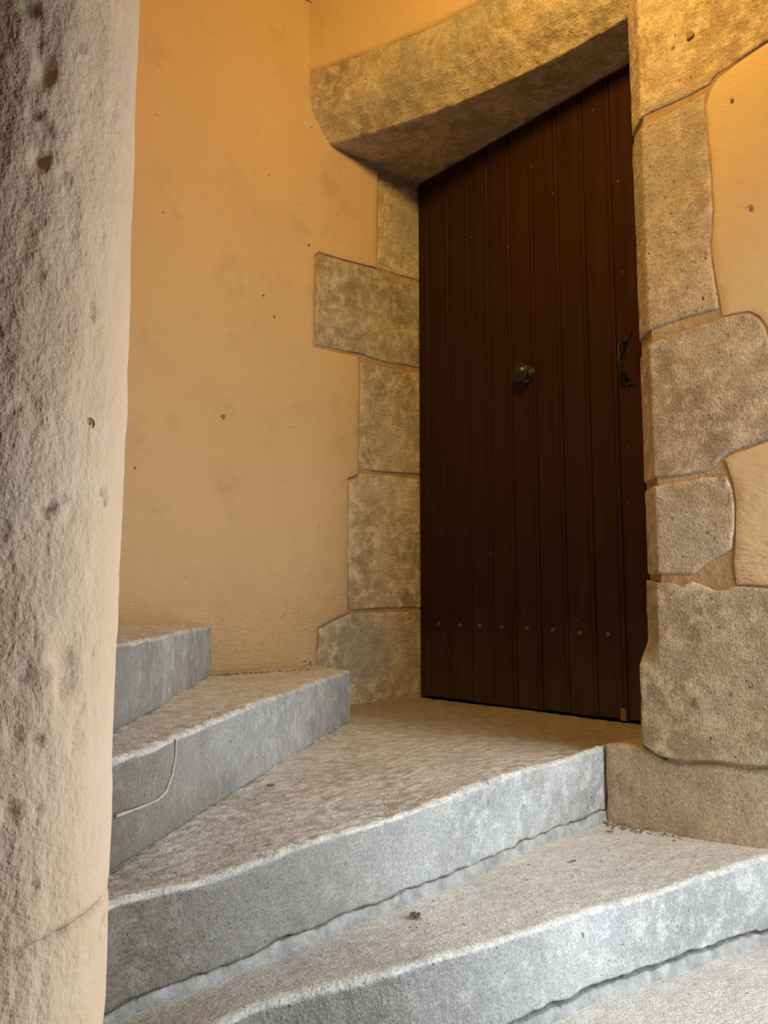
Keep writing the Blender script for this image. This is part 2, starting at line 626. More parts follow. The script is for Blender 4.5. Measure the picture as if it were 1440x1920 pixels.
for i, pp in enumerate(lst):
    q = L(pp)
    q = [np.array([-0.03 if (p[0] >= 783) else a[0], a[1]]) for p, a in zip(pp, q)]
    slab('stone_block', q, FL, -0.001, 0.12, M['stone'], wl, sp=0.012, amp=0.005, nsc=7, jit=0.003, rnd=0.0035, seed=10.0 + i * 3)
# rough corner stone peeping in at the very top of the corner
cu = FL.uv(582, 6)
FB = Frame(FL.at(0.56, 0, 0)[0][:2], W_, -E_)
slab('stone_block', [(0.50, cu[1] + 0.012), (0.56, cu[1] - 0.004), (0.60, cu[1] + 0.002), (0.66, cu[1] + 0.016), (0.73, cu[1] + 0.03),
                     (0.73, cu[1] + 0.2), (0.50, cu[1] + 0.2)], FL, 0.024, 0.06, M['stone'], wl, sp=0.012, amp=0.008, rnd=0.01, jit=0.004, seed=44)

# ------------------------------------------------------------------ wall above the door, with the lintel
c2 = [onz(x, y, SOF) for x, y in ((620, 270), (652, 262), (778, 226), (943, 155), (1186, 29))]
c2 = [np.array(p[:2]) for p in c2]
# quadratic through the measured edge, then carried on to both sides
ss = np.concatenate([[0], np.cumsum([np.linalg.norm(c2[i + 1] - c2[i]) for i in range(4)])])
kx = np.polyfit(ss, [p[0] for p in c2], 2)
ky = np.polyfit(ss, [p[1] for p in c2], 2)


def curve2(s):
    return np.column_stack([np.polyval(kx, s), np.polyval(ky, s)])


off1 = np.array([-0.068, -0.062])
smax = ss[-1] + 0.16
S = np.linspace(-0.10, smax, 190)
C2 = curve2(S)
C1 = C2 + off1
mid_z, top_z = 2.262, 2.415
wb = prism('wall_back', [tuple(p) for p in np.vstack([(C1 - np.array([-0.02, -0.02]))[::8], [FD.at(1.35, 0, -0.05)[0][:2], FD.at(1.35, 0, -0.35)[0][:2],
           FD.at(-0.2, 0, -0.35)[0][:2], FD.at(-0.2, 0, -0.05)[0][:2]]])], top_z - 0.02, TOP, M['mortar'], loc=(*FD.at(0.5, 0, -0.2)[0][:2], SOF))
tag(wb, 'curved ochre plaster wall over the brown door, carried by a stone lintel', 'wall', kind='structure')
# lintel profile rows
rows = []
door_pts = FD.at(np.linspace(-0.12, 1.32, len(S)), np.zeros(len(S)), np.full(len(S), -0.03))[:, :2]


def lrow(a, b, wgt, z):
    p = a * (1 - wgt) + b * wgt
    return np.column_stack([p, np.full(len(p), z)])


rows.append(lrow(door_pts, C2, 0.0, SOF + 0.05))
for k in np.linspace(0, 1, 44):
    rows.append(lrow(door_pts, C2, k, SOF + 0.004 * math.sin(k * 3)))
pw_ = np.array([0.0, 0.23, 0.47, 0.71, 0.89, 0.97, 1.0, 1.01, 1.0])
pz_ = np.array([0.0, 0.026, 0.054, 0.082, 0.112, 0.145, 0.180, 0.225, top_z - SOF])
for k in np.linspace(0, 1, 40)[1:]:
    zz = np.interp(k, np.linspace(0, 1, 9), pz_)
    rows.append(lrow(C2, C1, np.interp(k, np.linspace(0, 1, 9), pw_), SOF + zz))
rows.append(lrow(C2, C1, 0.94, top_z + 0.005))
rows.append(lrow(C2, C1, 0.3, top_z + 0.006))
V = np.vstack(rows)
R_, N_ = len(rows), len(S)
G = V.reshape(R_, N_, 3)
du = np.gradient(G, axis=1)
dv = np.gradient(G, axis=0)
nn = np.cross(du, dv)
nn /= np.maximum(np.linalg.norm(nn, axis=2), 1e-9)[..., None]
if nn[50, 90, 1] > 0:
    nn = -nn
V = V + (nn.reshape(-1, 3)) * (0.006 * fbm(V, 5, 4) + 0.005 * fbm(V + 3, 22, 4, 0.6))[:, None]
lin = mesh_obj('lintel', V, grid_faces(R_, N_), M['lintel'], wb)
lin['label'] = 'rough stone lintel with chamfered lower edge'
# plaster above the lintel
Cp = C1 + off1 / np.linalg.norm(off1) * 0.004
zs = np.linspace(top_z + 0.004, TOP - 0.03, 44)
zs = np.concatenate([[zs[0]], zs])
V = np.array([[*(p + ((0.03, 0.03) if i == 0 else (0, 0))), z + 0.003 * math.sin(p[0] * 23 + 1.5 * math.sin(p[0] * 9)) * (1 if i < 2 else 0)] for i, z in enumerate(zs) for p in Cp])
V[:, :2] += (off1 / np.linalg.norm(off1))[None, :] * (0.004 * fbm(V, 3, 3))[:, None]
mesh_obj('plaster', V, grid_faces(len(zs), N_), M['plaster'], wb)

# ------------------------------------------------------------------ right wall: jamb stones, plaster, base
CH_U, CH_D = 0.052, 0.052                 # chamfer width along the face, depth along the reveal


def jamb_prof(u, v):
    c = np.clip((v - ZC0) / (ZC1 - ZC0), 0, 1)
    c = c * c * (3 - 2 * c)
    k = np.clip((UJ + CH_U - u) / CH_U, 0, 1)
    return -CH_D * k * c


ZC0 = FR.uv(1207, 1252)[1]
ZC1 = FR.uv(1228, 1195)[1]
pw = [FR.at(u, 0, o)[0][:2] for u, o in ((UJ + 0.058, -0.001), (1.0, -0.001), (1.0, -0.40))]
pw += [FD.at(1.40, 0, -0.30)[0][:2], FD.at(1.135, 0, -0.30)[0][:2], FD.at(1.135, 0, 0.02)[0][:2], FR.at(UJ + 0.04, 0, -0.32)[0][:2],
       FR.at(UJ + 0.003, 0, -0.055)[0][:2]]
wr = prism('wall_right', [tuple(p) for p in pw], -1.1, TOP, M['mortar'], loc=(*FR.at(0.5, 0, -0.3)[0][:2], -1.1))
tag(wr, 'right wall of dressed jamb stones and ochre plaster beside the door', 'wall', kind='structure')


def RP(pts, left=None):
    q = []
    for p in pts:
        if isinstance(p[0], str):          # 'J' : on the jamb corner at the height of the picture row
            a = FR.uv(1225, p[1])
            q.append(np.array([UJ, a[1]]))
        elif isinstance(p[0], tuple):      # direct u, with picture row at x = 1440
            a = FR.uv(1440, p[1])
            q.append(np.array([p[0][0], a[1]]))
        else:
            q.append(FR.uv(*p))
    return q


UE = 0.95
rst = [
    [('J', -1400), ('J', 214), (1230, 207), (1280, 186), (1329, 160), (1344, 141), (1390, 110), (1440, 76), (1500, 45), (1560, 20), (1600, -1400)],
    [('J', 233), (1230, 225), (1280, 200), (1322, 175), (1320, 200), (1325, 253), (1332, 333), (1335, 393), (1331, 467), (1336, 500), (1344, 550),
     (1347, 580), (1335, 582), (1290, 594), (1250, 607), ('J', 622)],
    [('J', 652), (1250, 628), (1290, 618), (1350, 599), (1372, 592), (1405, 588), (1424, 597), (1436, 622), (1442, 650), (1475, 700), (1485, 760), (1475, 800),
     (1440, 824), (1400, 838), (1370, 848), (1357, 857), (1340, 874), (1321, 884), (1280, 890), ('J', 898)],
    [('J', 912), (1290, 901), (1325, 895), (1345, 897), (1363, 892), (1372, 915), (1377, 940), (1376, 1000), (1372, 1030), (1340, 1045), (1322, 1058), (1300, 1078),
     (1270, 1078), ('J', 1074)],
    [('J', 1088), (1262, 1094), (1280, 1101), (1300, 1091), (1320, 1098), (1345, 1108), (1365, 1106), (1378, 1101), (1410, 1101), (1440, 1104), (1520, 1108),
     (1520, 1448), (1440, 1433), (1400, 1434), (1375, 1429), (1345, 1425), (1300, 1424), (1250, 1420), (1235, 1414), ('J', 1396)],
]
for i, pp in enumerate(rst):
    slab('stone_block', RP(pp), FR, 0.003 if i != 4 else 0.013, 0.28, M['jamb'], wr, sp=0.010, amp=0.005, nsc=6, jit=0.0035, rnd=0.004, prof=jamb_prof,
         crease=UJ + CH_U, seed=30.0 + i * 2.3)
# plaster fields, a little proud of the mortar
rpl = [
    [(1334, 166), (1347, 147), (1390, 115), (1440, 81), (1500, 50), (1580, 10), (1620, -1400), ((UE,), -1600), ((UE,), 850), (1490, 850), (1490, 700), (1446, 645),
     (1438, 612), (1425, 594), (1405, 584), (1372, 588), (1354, 592), (1348, 550), (1340, 500), (1335, 467), (1339, 393), (1336, 333), (1329, 253), (1324, 200)],
    [(1361, 861), (1372, 853), (1400, 843), (1440, 829), (1482, 806), (1494, 790), ((UE,), 760), ((UE,), 1160), (1440, 1099), (1410, 1096), (1381, 1096), (1377, 1060),
     (1380, 1000), (1381, 940), (1375, 905)],
]
for i, pp in enumerate(rpl):
    slab('plaster', RP(pp), FR, 0.002 + 0.001 * i, 0.012, M['plaster'], wr, sp=0.02, amp=0.003, nsc=3, jit=0.002, rnd=0.002, seed=61.0 + i)
u0 = FR.uv(1139, 1396)
ub = [np.array([0.0, u0[1]])] + RP([(1165, 1394), (1205, 1397), (1235, 1419), (1250, 1426), (1300, 1430), (1345, 1431), (1375, 1435), (1400, 1440), (1440, 1439), (1520, 1454)])
ub += [np.array([UE, ub[-1][1]]), np.array([UE, -1.05]), np.array([0.0, -1.05])]
bs = slab('base_course', ub, FR, 0.0035, 0.30, M['base'], wr, sp=0.013, amp=0.004, nsc=4, jit=0.003, rnd=0.010, seed=71.0)
bs['label'] = 'lime-washed base course with pale drips'

# ------------------------------------------------------------------ door
door = thing('door_1', (*FD.at(0.53, 0, 0)[0][:2], 0.0))
tag(door, 'dark brown painted plank door with bronze knob and iron pull', 'door', kind='structure')
ed = [0.0, 0.062, 0.181, 0.292, 0.399, 0.508, 0.621, 0.735, 0.846, 0.956, 1.062, 1.150]


def plank(u0, u1, z0, z1, seed):
    g = 0.0022
    b = 0.0022
    w_ = u1 - u0
    # cross-section: bevelled edges and a bead line beside one joint
    sec = [(g, -0.034), (g, -0.003), (g + b, 0.0)]
    if w_ > 0.08:
        sec += [(w_ - 0.0175, 0.0), (w_ - 0.0172, -0.005), (w_ - 0.0150, -0.005), (w_ - 0.0147, 0.0)]
    sec += [(w_ - g - b, 0.0), (w_ - g, -0.003), (w_ - g, -0.034)]
    zz = np.linspace(z0, z1, 24)
    vs = []
    for z in zz:
        for a, o in sec:
            q = np.array([[u0 * 9 + a * 2, z * 2.2, seed]])
            j = 0.0012 * fbm(q, 1, 2)[0]
            vs.append(FD.at(u0 + a, z, o + j)[0])
    n = len(sec)
    fs = grid_faces(len(zz), n)
    fs.append(tuple(range(n)))
    fs.append(tuple(range(n * 23, n * 24))[::-1])
    return mesh_obj('plank', vs, fs, M['door'], door, smooth=False)


for i in range(len(ed) - 1):
    plank(ed[i] + (0.004 if i == 0 else 0), ed[i + 1], 0.010 + 0.004 * rng.random(), SOF - 0.012 + 0.004 * rng.random(), i * 1.7)
bk = [FD.at(u, 0, o)[0][:2] for u, o in ((-0.02, -0.036), (1.16, -0.036), (1.16, -0.06), (-0.02, -0.06))]
prism('backing', [tuple(p) for p in bk], -0.05, SOF + 0.03, M['dark'], door)


def lathe(name, prof, u, v, mat, parent, seg=40, squash=1.0):
    """revolve (radius, height off the door) about the door normal"""
    vs = []
    for r, h in prof:
        for k in range(seg):
            a = 2 * math.pi * k / seg
            vs.append(FD.at(u + r * math.cos(a), v + r * math.sin(a) * squash, h)[0])
    fs = grid_faces(len(prof), seg, wrap=True)
    n = len(prof)
    fs.append(tuple(range(seg))[::-1])
    fs.append(tuple(range((n - 1) * seg, n * seg)))
    return mesh_obj(name, vs, fs, mat, parent)


ku, kv = FD.uv(989, 702)
kn = lathe('knob', [(0.009, -0.002), (0.009, 0.018), (0.012, 0.026), (0.022, 0.030), (0.0325, 0.034), (0.0355, 0.039), (0.0345, 0.044), (0.030, 0.046), (0.0275, 0.0445),
                    (0.0255, 0.047), (0.021, 0.053), (0.014, 0.057), (0.006, 0.059), (0.001, 0.0592)], ku, kv, M['bronze'], door)
kn['label'] = 'round aged bronze knob'
lathe('rosette', [(0.034, -0.002), (0.034, 0.003), (0.031, 0.006), (0.027, 0.005), (0.023, 0.009), (0.012, 0.012), (0.009, 0.013)], ku, kv, M['bronze'], kn)


def tube(name, pts, rad, mat, parent, seg=10, loc=None):
    pts = np.array(pts, float)
    n = len(pts)
    rad = np.full(n, rad) if np.isscalar(rad) else np.array(rad)
    tg = np.gradient(pts, axis=0)
    vs = []
    for p, t, r in zip(pts, tg, rad):
        t = t / np.linalg.norm(t)
        a = np.cross(t, (0.31, 0.52, 0.79))
        a /= np.linalg.norm(a)
        b = np.cross(t, a)
        for k in range(seg):
            th = 2 * math.pi * k / seg
            vs.append(p + r * (a * math.cos(th) + b * math.sin(th)))
    fs = grid_faces(n, seg, wrap=True)
    fs.append(tuple(range(seg))[::-1])
    fs.append(tuple(range((n - 1) * seg, n * seg)))
    return mesh_obj(name, vs, fs, mat, parent, loc=loc)


# wrought iron pull with split-leaf ends
hu, hv1 = FD.uv(1176, 646)
_, hv0 = FD.uv(1176, 708)
path = [(0, hv1 + 0.012, 0.002), (0, hv1 + 0.004, 0.014), (0, hv1, 0.030), (0, hv1 - 0.004, 0.041), (0, hv1 - 0.014, 0.046), (0, hv1 - 0.04, 0.047), (0, (hv0 + hv1) / 2, 0.048),
        (0, hv0 + 0.035, 0.046), (0, hv0 + 0.014, 0.041), (0, hv0 + 0.003, 0.030), (0, hv0 - 0.004, 0.016), (0, hv0 - 0.012, 0.002)]
pp = [FD.at(hu + a, b, c)[0] for a, b, c in path]
pull = tube('pull_handle', pp, [0.006, 0.0065, 0.0065, 0.006, 0.0055, 0.006, 0.0068, 0.006, 0.0055, 0.0062, 0.0065, 0.006], M['iron'], door)
pull['label'] = 'black wrought iron pull handle'
for sg, v0 in ((1, hv1 + 0.004), (-1, hv0 - 0.004)):
    ol = [(-0.006, 0.0), (-0.007, 0.008), (-0.021, 0.026), (-0.012, 0.023), (-0.004, 0.020), (0.0, 0.036), (0.004, 0.020), (0.012, 0.023), (0.022, 0.030), (0.007, 0.008), (0.006, 0.0)]
    vs = [FD.at(hu + a, v0 + sg * b, 0.006)[0] for a, b in ol] + [FD.at(hu + a, v0 + sg * b, 0.0)[0] for a, b in ol]
    n = len(ol)
    # fan over a convex-safe set of triangles
    tri = [(0, 1, 10), (1, 9, 10), (1, 2, 3), (1, 3, 4), (1, 4, 9), (4, 6, 9), (4, 5, 6), (6, 7, 9), (7, 8, 9)]
    fs = list(tri) + [tuple(n + i for i in t[::-1]) for t in tri] + [(i, (i + 1) % n, n + (i + 1) % n, n + i) for i in range(n)]
    mesh_obj('leaf_plate', vs, fs, M['iron'], pull, smooth=False)
for x, y in ((823, 1170), (862, 1173), (899, 1174), (941, 1177), (988, 1179), (1037, 1182), (1087, 1188), (1140, 1191)):
    a = FD.uv(x, y)
    lathe('nail_head', [(0.0095, -0.002), (0.009, 0.002), (0.006, 0.0042), (0.001, 0.005)], a[0], a[1], M['nail'], door, seg=12)
a, b = FD.uv(1164, 1328), FD.uv(1175, 1352)
prism('wood_patch', [tuple(FD.at(u, 0, o)[0][:2]) for u, o in ((a[0], 0.003), (b[0], 0.003), (b[0], -0.01), (a[0], -0.01))], b[1], a[1], M['wood'], door)

# ------------------------------------------------------------------ newel
nw = thing('newel_column', (NEW[0], NEW[1], -1.1))
tag(nw, 'round cream painted stone newel column the steps wind around', 'column')
jy = [1787, 1490, 1222, 958, 712, 457, 196, -70]
jz = []
for y in jy:
    d = ray(100, y)
    k = (math.hypot(*NEW) - NEWR * 0.9) / math.hypot(d[0], d[1])
    jz.append(ZE + k * d[2])
jz = [-1.1, jz[0] - 2 * H * 1.05, jz[0] - H * 1.05] + jz
while jz[-1] < TOP - 0.2:
    jz.append(jz[-1] + H)
jz.append(TOP)
SEG = 250
CHIPS = []                                # small spalls: place on the shaft, size
for x_, y_, r0 in ((53, 1273, 0.010), (44, 1281, 0.006), (73, 1387, 0.0055), (143, 1392, 0.0065), (155, 1332, 0.0035), (196, 1736, 0.010), (188, 1748, 0.007), (173, 573, 0.0035),
                   (174, 590, 0.004), (120, 932, 0.005), (100, 945, 0.004), (98, 953, 0.0035), (84, 960, 0.004), (74, 1520, 0.004), (65, 1663, 0.004), (70, 215, 0.006), (88, 240, 0.007),
                   (60, 16, 0.008), (150, 85, 0.005), (120, 330, 0.005), (192, 922, 0.003), (198, 942, 0.003)):
    d_ = ray(x_, y_)
    h2 = d_[0] ** 2 + d_[1] ** 2
    pb = d_[0] * NEW[0] + d_[1] * NEW[1]
    disc = pb * pb - h2 * (NEW @ NEW - NEWR ** 2)
    if disc > 0:
        CHIPS.append((np.array([0, 0, ZE]) + (pb - math.sqrt(disc)) / h2 * d_, r0))


def dr_tilt(k):
    r_ = random.Random(k * 13 + 5)
    return r_.uniform(-0.014, 0.014), r_.uniform(0, 6.28)


t_low = (0.0, 0.0)
for k in range(len(jz) - 1):
    r_ = random.Random(k)
    z0, z1 = jz[k], jz[k + 1]
    t_hi = dr_tilt(k)
    if k == 2:
        t_hi = (0.024, 0.35)
    nz = max(6, int((z1 - z0) / (0.0048 if -0.45 < z1 and z0 < 1.25 else 0.02)))
    th = np.linspace(0, 2 * math.pi, SEG, endpoint=False)
    rr = NEWR + r_.uniform(-0.0003, 0.0003)
    ox, oy = 0.0, 0.0
    vs, jt = [], []
    for i in range(nz + 1):
        f = i / nz
        za = z0 + t_low[0] * np.cos(th - t_low[1])
        zb = z1 + t_hi[0] * np.cos(th - t_hi[1])
        z = za + (zb - za) * f
        dist = np.minimum(z - za, zb - z)
        ed_ = np.clip(1 - dist / 0.006, 0, 1)
        r = rr - (0.0035 if (k == 3 and i < nz / 2) or (k == 2 and i > nz / 2) else 0.0003) * ed_ ** 2
        x, y = NEW[0] + ox + r * np.cos(th), NEW[1] + oy + r * np.sin(th)
        P = np.column_stack([x, y, z])
        n1 = fbm(P * [1, 1, 0.6], 15, 3) * 0.0030
        n2 = fbm(P * [1, 1, 0.33] + 5, 46, 3) * 0.0019
        pit = np.clip(fbm(P + 11, 30, 2) - 0.42, 0, 1) * 0.02
        dd = (n1 + n2 - pit)
        chip = np.zeros(SEG)
        for cpos, cr in CHIPS:
            if abs(cpos[2] - z.mean()) < 0.06:
                e_ = np.linalg.norm((P - cpos) * [1, 1, 0.9], axis=1) * (1 + 0.5 * fbm(P + cr * 900, 120, 2)) / cr
                chip = np.maximum(chip, np.clip(1.6 - e_, 0, 1))
        dd = dd - 0.0035 * chip
        P[:, 0] += dd * np.cos(th)
        P[:, 1] += dd * np.sin(th)
        vs.append(P)
        jt.append(np.clip(1 - dist / 0.008, 0, 1) * (1.0 if (k == 3 and i < nz / 2) or (k == 2 and i > nz / 2) else 0.03) + 1.4 * chip)
    vs = np.vstack(vs)
    fs = grid_faces(nz + 1, SEG, wrap=True)
    mesh_obj('drum', vs, fs, M['newel'], nw, attrs={'joint': np.concatenate(jt)})
    t_low = t_hi

# ------------------------------------------------------------------ stairs
st = thing('stone_staircase', (NEW[0], NEW[1], -1.1))
tag(st, 'worn grey stone winding stairs climbing around the newel to the door', 'staircase')


def ray_hit(x, y, poly):
    d = ray(x, y)
    best = None
    for a, b in zip(poly[:-1], poly[1:]):
        m = np.array([[d[0], -(b - a)[0]], [d[1], -(b - a)[1]]])
        try:
            k, t = np.linalg.solve(m, a)
        except np.linalg.LinAlgError:
            continue
        if k > 0 and -1e-6 <= t <= 1 + 1e-6 and (best is None or k < best[0]):
            best = (k, a + t * (b - a), ZE + k * d[2])
    return best


def smooth_poly(pts, n):
    pts = np.array(pts, float)
    s = np.concatenate([[0], np.cumsum(np.linalg.norm(np.diff(pts, axis=0), axis=1))])
    t = np.linspace(0, s[-1], n)
    p = np.column_stack([np.interp(t, s, pts[:, i]) for i in range(pts.shape[1])])
    k = max(3, n // 24)
    ker = np.hanning(2 * k + 1)
    ker /= ker.sum()
    pad = np.vstack([2 * p[0] - p[k:0:-1], p, 2 * p[-1] - p[-2:-k - 2:-1]])
    return np.column_stack([np.convolve(pad[:, i], ker, 'valid') for i in range(p.shape[1])])


def step(base, nose, zt, zl, back, n=260, rows=120, gap=0.0, lift=True, seed=0.0, brownish=None, hammer=0.0022):
    """base: plan line of the riser foot; nose: picture points on the nosing; back: plan line of the tread's far edge"""
    fp = smooth_poly(base, n)
    s = np.concatenate([[0], np.cumsum(np.linalg.norm(np.diff(fp, axis=0), axis=1))])
    hz = []
    for x, y in nose:
        h = ray_hit(x, y, list(fp))
        if h is not None:
            i = int(np.argmin(np.linalg.norm(fp - h[1], axis=1)))
            hz.append((s[i], h[2]))
    hz.sort()
    zn = np.interp(s, [a for a, _ in hz], [b for _, b in hz]) if hz else np.full(n, zt)
    k = n // 16
    ker = np.hanning(2 * k + 1)
    ker /= ker.sum()
    zn = np.convolve(np.pad(zn, k, mode='edge'), ker, 'valid')
    zn = np.clip(zn, zt - 0.03, zt + 0.045)
    tg = np.gradient(fp, axis=0)
    tg /= np.linalg.norm(tg, axis=1)[:, None]
    nb_ = np.column_stack([-tg[:, 1], tg[:, 0]])        # pointing back, into the step
    bp = smooth_poly(back, n)
    q1 = np.column_stack([s * 14, np.full(n, seed), np.zeros(n)])
    g = gap * np.linspace(0.66, 1.06, n) + (0.30 * gap) * fbm(np.column_stack([fp * 26, np.full(n, seed + 2.0 if seed == 3 else 9.0)]), 1, 4) + 0.0018 * fbm(q1, 3, 3) if gap else np.zeros(n)
    R, T, Wr, Dt = [], [], [], []

    def add(p2, z, tr, wr, dt):
        R.append(np.column_stack([p2, z]))
        T.append(np.full(n, tr))
        Wr.append(wr * np.ones(n))
        Dt.append(dt * np.ones(n))

    rr = 0.011 * (1 + 0.45 * fbm(q1 + 4, 0.9, 3))
    dn = np.clip(1.25 - np.linalg.norm(fp - NEW, axis=1) / 0.80, 0, 1)  # riser dirt by the newel, widened to paint in the light's falloff
    add(fp + nb_ * 0.10, zl + g, 0, 0, 0)
    for f in np.linspace(0, 1, 30):
        z = (zl + g) * (1 - f) + (zn - rr) * f
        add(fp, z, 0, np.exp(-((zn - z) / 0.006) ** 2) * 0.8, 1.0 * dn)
    for a in np.linspace(0.25, 1.0, 5):
        add(fp + nb_ * (rr * (1 - math.cos(a * math.pi / 2)))[:, None], zn - rr + rr * math.sin(a * math.pi / 2), a, 1.0, 0.1)
    f0 = fp + nb_ * rr[:, None]
    for f in np.linspace(0, 1, rows)[1:] ** 1.25:
        p2 = f0 * (1 - f) + bp * f
        z = zn + (zt - zn) * np.clip(f * 2.2, 0, 1)
        dd = np.linalg.norm(p2 - f0, axis=1)
        dt = brownish(p2) if brownish is not None else 0
        add(p2, z, 1.0, np.exp(-(dd / 0.012) ** 2), np.clip(dt + 0.85 * np.clip(1 - np.linalg.norm(p2 - NEW, axis=1) / 0.42, 0, 1), 0, 1))  # brown dirt on the tread around the newel
    add(bp, np.full(n, zl - 0.02), 0, 0, 0)
    V = np.vstack(R)
    T, Wr, Dt = np.concatenate(T), np.concatenate(Wr), np.concatenate(Dt)
    nb3 = np.column_stack([np.tile(nb_, (len(R), 1)), np.zeros(len(V))])
    # hammered hollows on the tread, duller relief on the riser
    fa = math.radians(8)
    Q = np.column_stack([V[:, 0] * math.cos(fa) + V[:, 1] * math.sin(fa), -V[:, 0] * math.sin(fa) + V[:, 1] * math.cos(fa), V[:, 2]])
    hn = fbm(Q * [0.80, 1.25, 1], 66, 2)
    ham = hn * hammer + fbm(V + 2, 4, 3) * 0.004
    V[:, 2] += ham * T
    V -= nb3 * ((fbm(V, 6, 4) * 0.005 + fbm(V + 9, 40, 2) * 0.0012) * (1 - T) + Wr * 0.003 * fbm(V + 31, 22, 3))[:, None]
    return mesh_obj('step', V, grid_faces(len(R), n), M['step'], st, attrs={'tread': T, 'wear': Wr, 'brownish': Dt, 'ridge': np.clip(0.5 + 0.55 * hn * min(1.0, hammer / 0.0022), 0, 1)})


def plan(pts, z):
    return [onz(x, y, z)[:2] for x, y in pts]


def toward(a, b, k):                       # carry the line on past b
    a, b = np.asarray(a), np.asarray(b)
    return b + (b - a) / np.linalg.norm(b - a) * k


def strip(base, zl, hgt, dep, gapseed, name='mortar_joint'):
    n = 240
    fp = smooth_poly(base, n)
    tg = np.gradient(fp, axis=0)
    tg /= np.linalg.norm(tg, axis=1)[:, None]
    nb_ = np.column_stack([-tg[:, 1], tg[:, 0]])
    q = np.column_stack([fp * 26, np.full(n, gapseed)])
    hg = hgt * np.linspace(0.62, 1.06, n) * (1 + 0.30 * fbm(q, 1, 4))
    d = dep * (1 + 0.6 * fbm(q + 8, 0.8, 4))
    R = []
    for off, hh in ((-1.3, -0.15), (-1.0, 0.18), (-0.75, 0.55), (-0.5, 0.85), (-0.2, 1.0), (0.4, 1.0), (6.0, 0.97)):
        R.append(np.column_stack([fp + nb_ * (d * off)[:, None], zl + hg * hh]))
    V = np.vstack(R)
    V[:, 2] += 0.003 * fbm(V, 60, 3)
    V[:, :2] += 0.003 * np.column_stack([fbm(V + 4, 70, 3), fbm(V + 14, 70, 3)])
    return mesh_obj(name, V, grid_faces(len(R), n), M['joint'], st)


brownL = lambda p: np.clip((0.74 - np.abs((p - D0) @ E_)) / 0.26, 0, 1) * 0.8          # browner band of tread in front of the door
zero = lambda p: np.zeros(len(p))
# step A (upper left)
bA = plan([(215, 1372), (330, 1305), (394, 1266)], H)
bA = [NEW + (0.02, 0.02)] + bA
bA[-1] = bA[-1] + np.array([0.0, 0.0])
wallA = FL.at(np.array([0.93, 1.3, 1.75, 2.2]), np.zeros(4), np.full(4, -0.03))[:, :2]
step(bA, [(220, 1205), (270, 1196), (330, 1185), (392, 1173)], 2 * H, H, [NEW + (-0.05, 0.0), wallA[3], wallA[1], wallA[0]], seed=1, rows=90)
# step A above it, hidden behind the newel but carrying the flight on
# step B
bB = plan([(211, 1632), (300, 1574), (400, 1510), (520, 1435), (655, 1352)], 0)
bB = [NEW + (0.04, 0.0)] + bB
wB = FL.at(np.array([0.50, 0.75, 1.0, 1.25]), np.zeros(4), np.full(4, -0.03))[:, :2]
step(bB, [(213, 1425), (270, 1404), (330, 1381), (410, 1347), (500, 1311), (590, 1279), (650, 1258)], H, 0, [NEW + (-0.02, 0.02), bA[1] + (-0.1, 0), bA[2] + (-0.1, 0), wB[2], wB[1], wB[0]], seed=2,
     rows=130, brownish=lambda p: np.clip(1 - (np.abs((p - D0) @ W_) / 0.28), 0, 1) * 0.5)
fB = list(smooth_poly(bB, 260))
pts_ = []
for x, y in densify([(327, 1386), (326, 1420), (319, 1455), (308, 1485), (292, 1500), (262, 1513), (214, 1530)], 6, closed=False):
    h = ray_hit(x, y, fB)
    pts_.append([h[1][0] + 0.0026, h[1][1] - 0.0005, h[2]])
ls = tube('lime_streak', pts_, 0.0024 * (1 + 0.6 * fbm(np.array(pts_), 60, 2)), M['streak'], st, seg=8)
# step C: the landing at the door
bC = plan([(205, 1918), (320, 1873), (438, 1826), (638, 1743), (776, 1687), (866, 1650), (993, 1592), (1100, 1551), (1136, 1539)], -H)
bC = [NEW + (0.03, -0.03)] + bC
bC.append(toward(bC[-2], bC[-1], 0.10))
bkC = [NEW + (0.0, 0.0), bB[2] + (-0.10, 0.05), bB[4] + (-0.10, 0.1), D0 + np.array([-0.30, -0.10]), FD.at(-0.05, 0, -0.12)[0][:2], FD.at(0.5, 0, -0.12)[0][:2], FD.at(1.17, 0, -0.12)[0][:2],
       FD.at(1.15, 0, 0.35)[0][:2]]
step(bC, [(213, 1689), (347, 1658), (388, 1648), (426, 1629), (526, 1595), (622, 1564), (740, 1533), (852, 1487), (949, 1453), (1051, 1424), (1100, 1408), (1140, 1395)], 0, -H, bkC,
     n=330, rows=190, gap=0.0235, seed=3, brownish=brownL, hammer=0.0026)
strip(bC, -H, 0.0215, 0.005, 5.0)
# step D
bD = plan([(1032, 1910), (1129, 1869), (1226, 1837), (1323, 1801), (1440, 1765)], -2 * H)
bD = [NEW + (0.05, -0.10), onz(472, 1889, -H)[:2] + (0.01, -0.005), onz(776, 1806, -H)[:2] + (0.006, -0.006)] + bD[1:]
bD.append(toward(bD[-2], bD[-1], 0.22))
bkD = [NEW + (-0.03, 0.05), bC[2] + (-0.05, 0.07), bC[5] + (-0.05, 0.07), bC[-1] + (-0.05, 0.10), FR.at(0.30, 0, -0.1)[0][:2]]
step(bD, [(472, 1889), (618, 1847), (701, 1827), (776, 1806), (876, 1777), (1012, 1735), (1153, 1692), (1289, 1653), (1421, 1609), (1440, 1603)], -H, -2 * H, bkD, n=300, rows=90, gap=0.0255,
     seed=4, hammer=0.0009)
strip(bD, -2 * H, 0.0180, 0.006, 9.0)
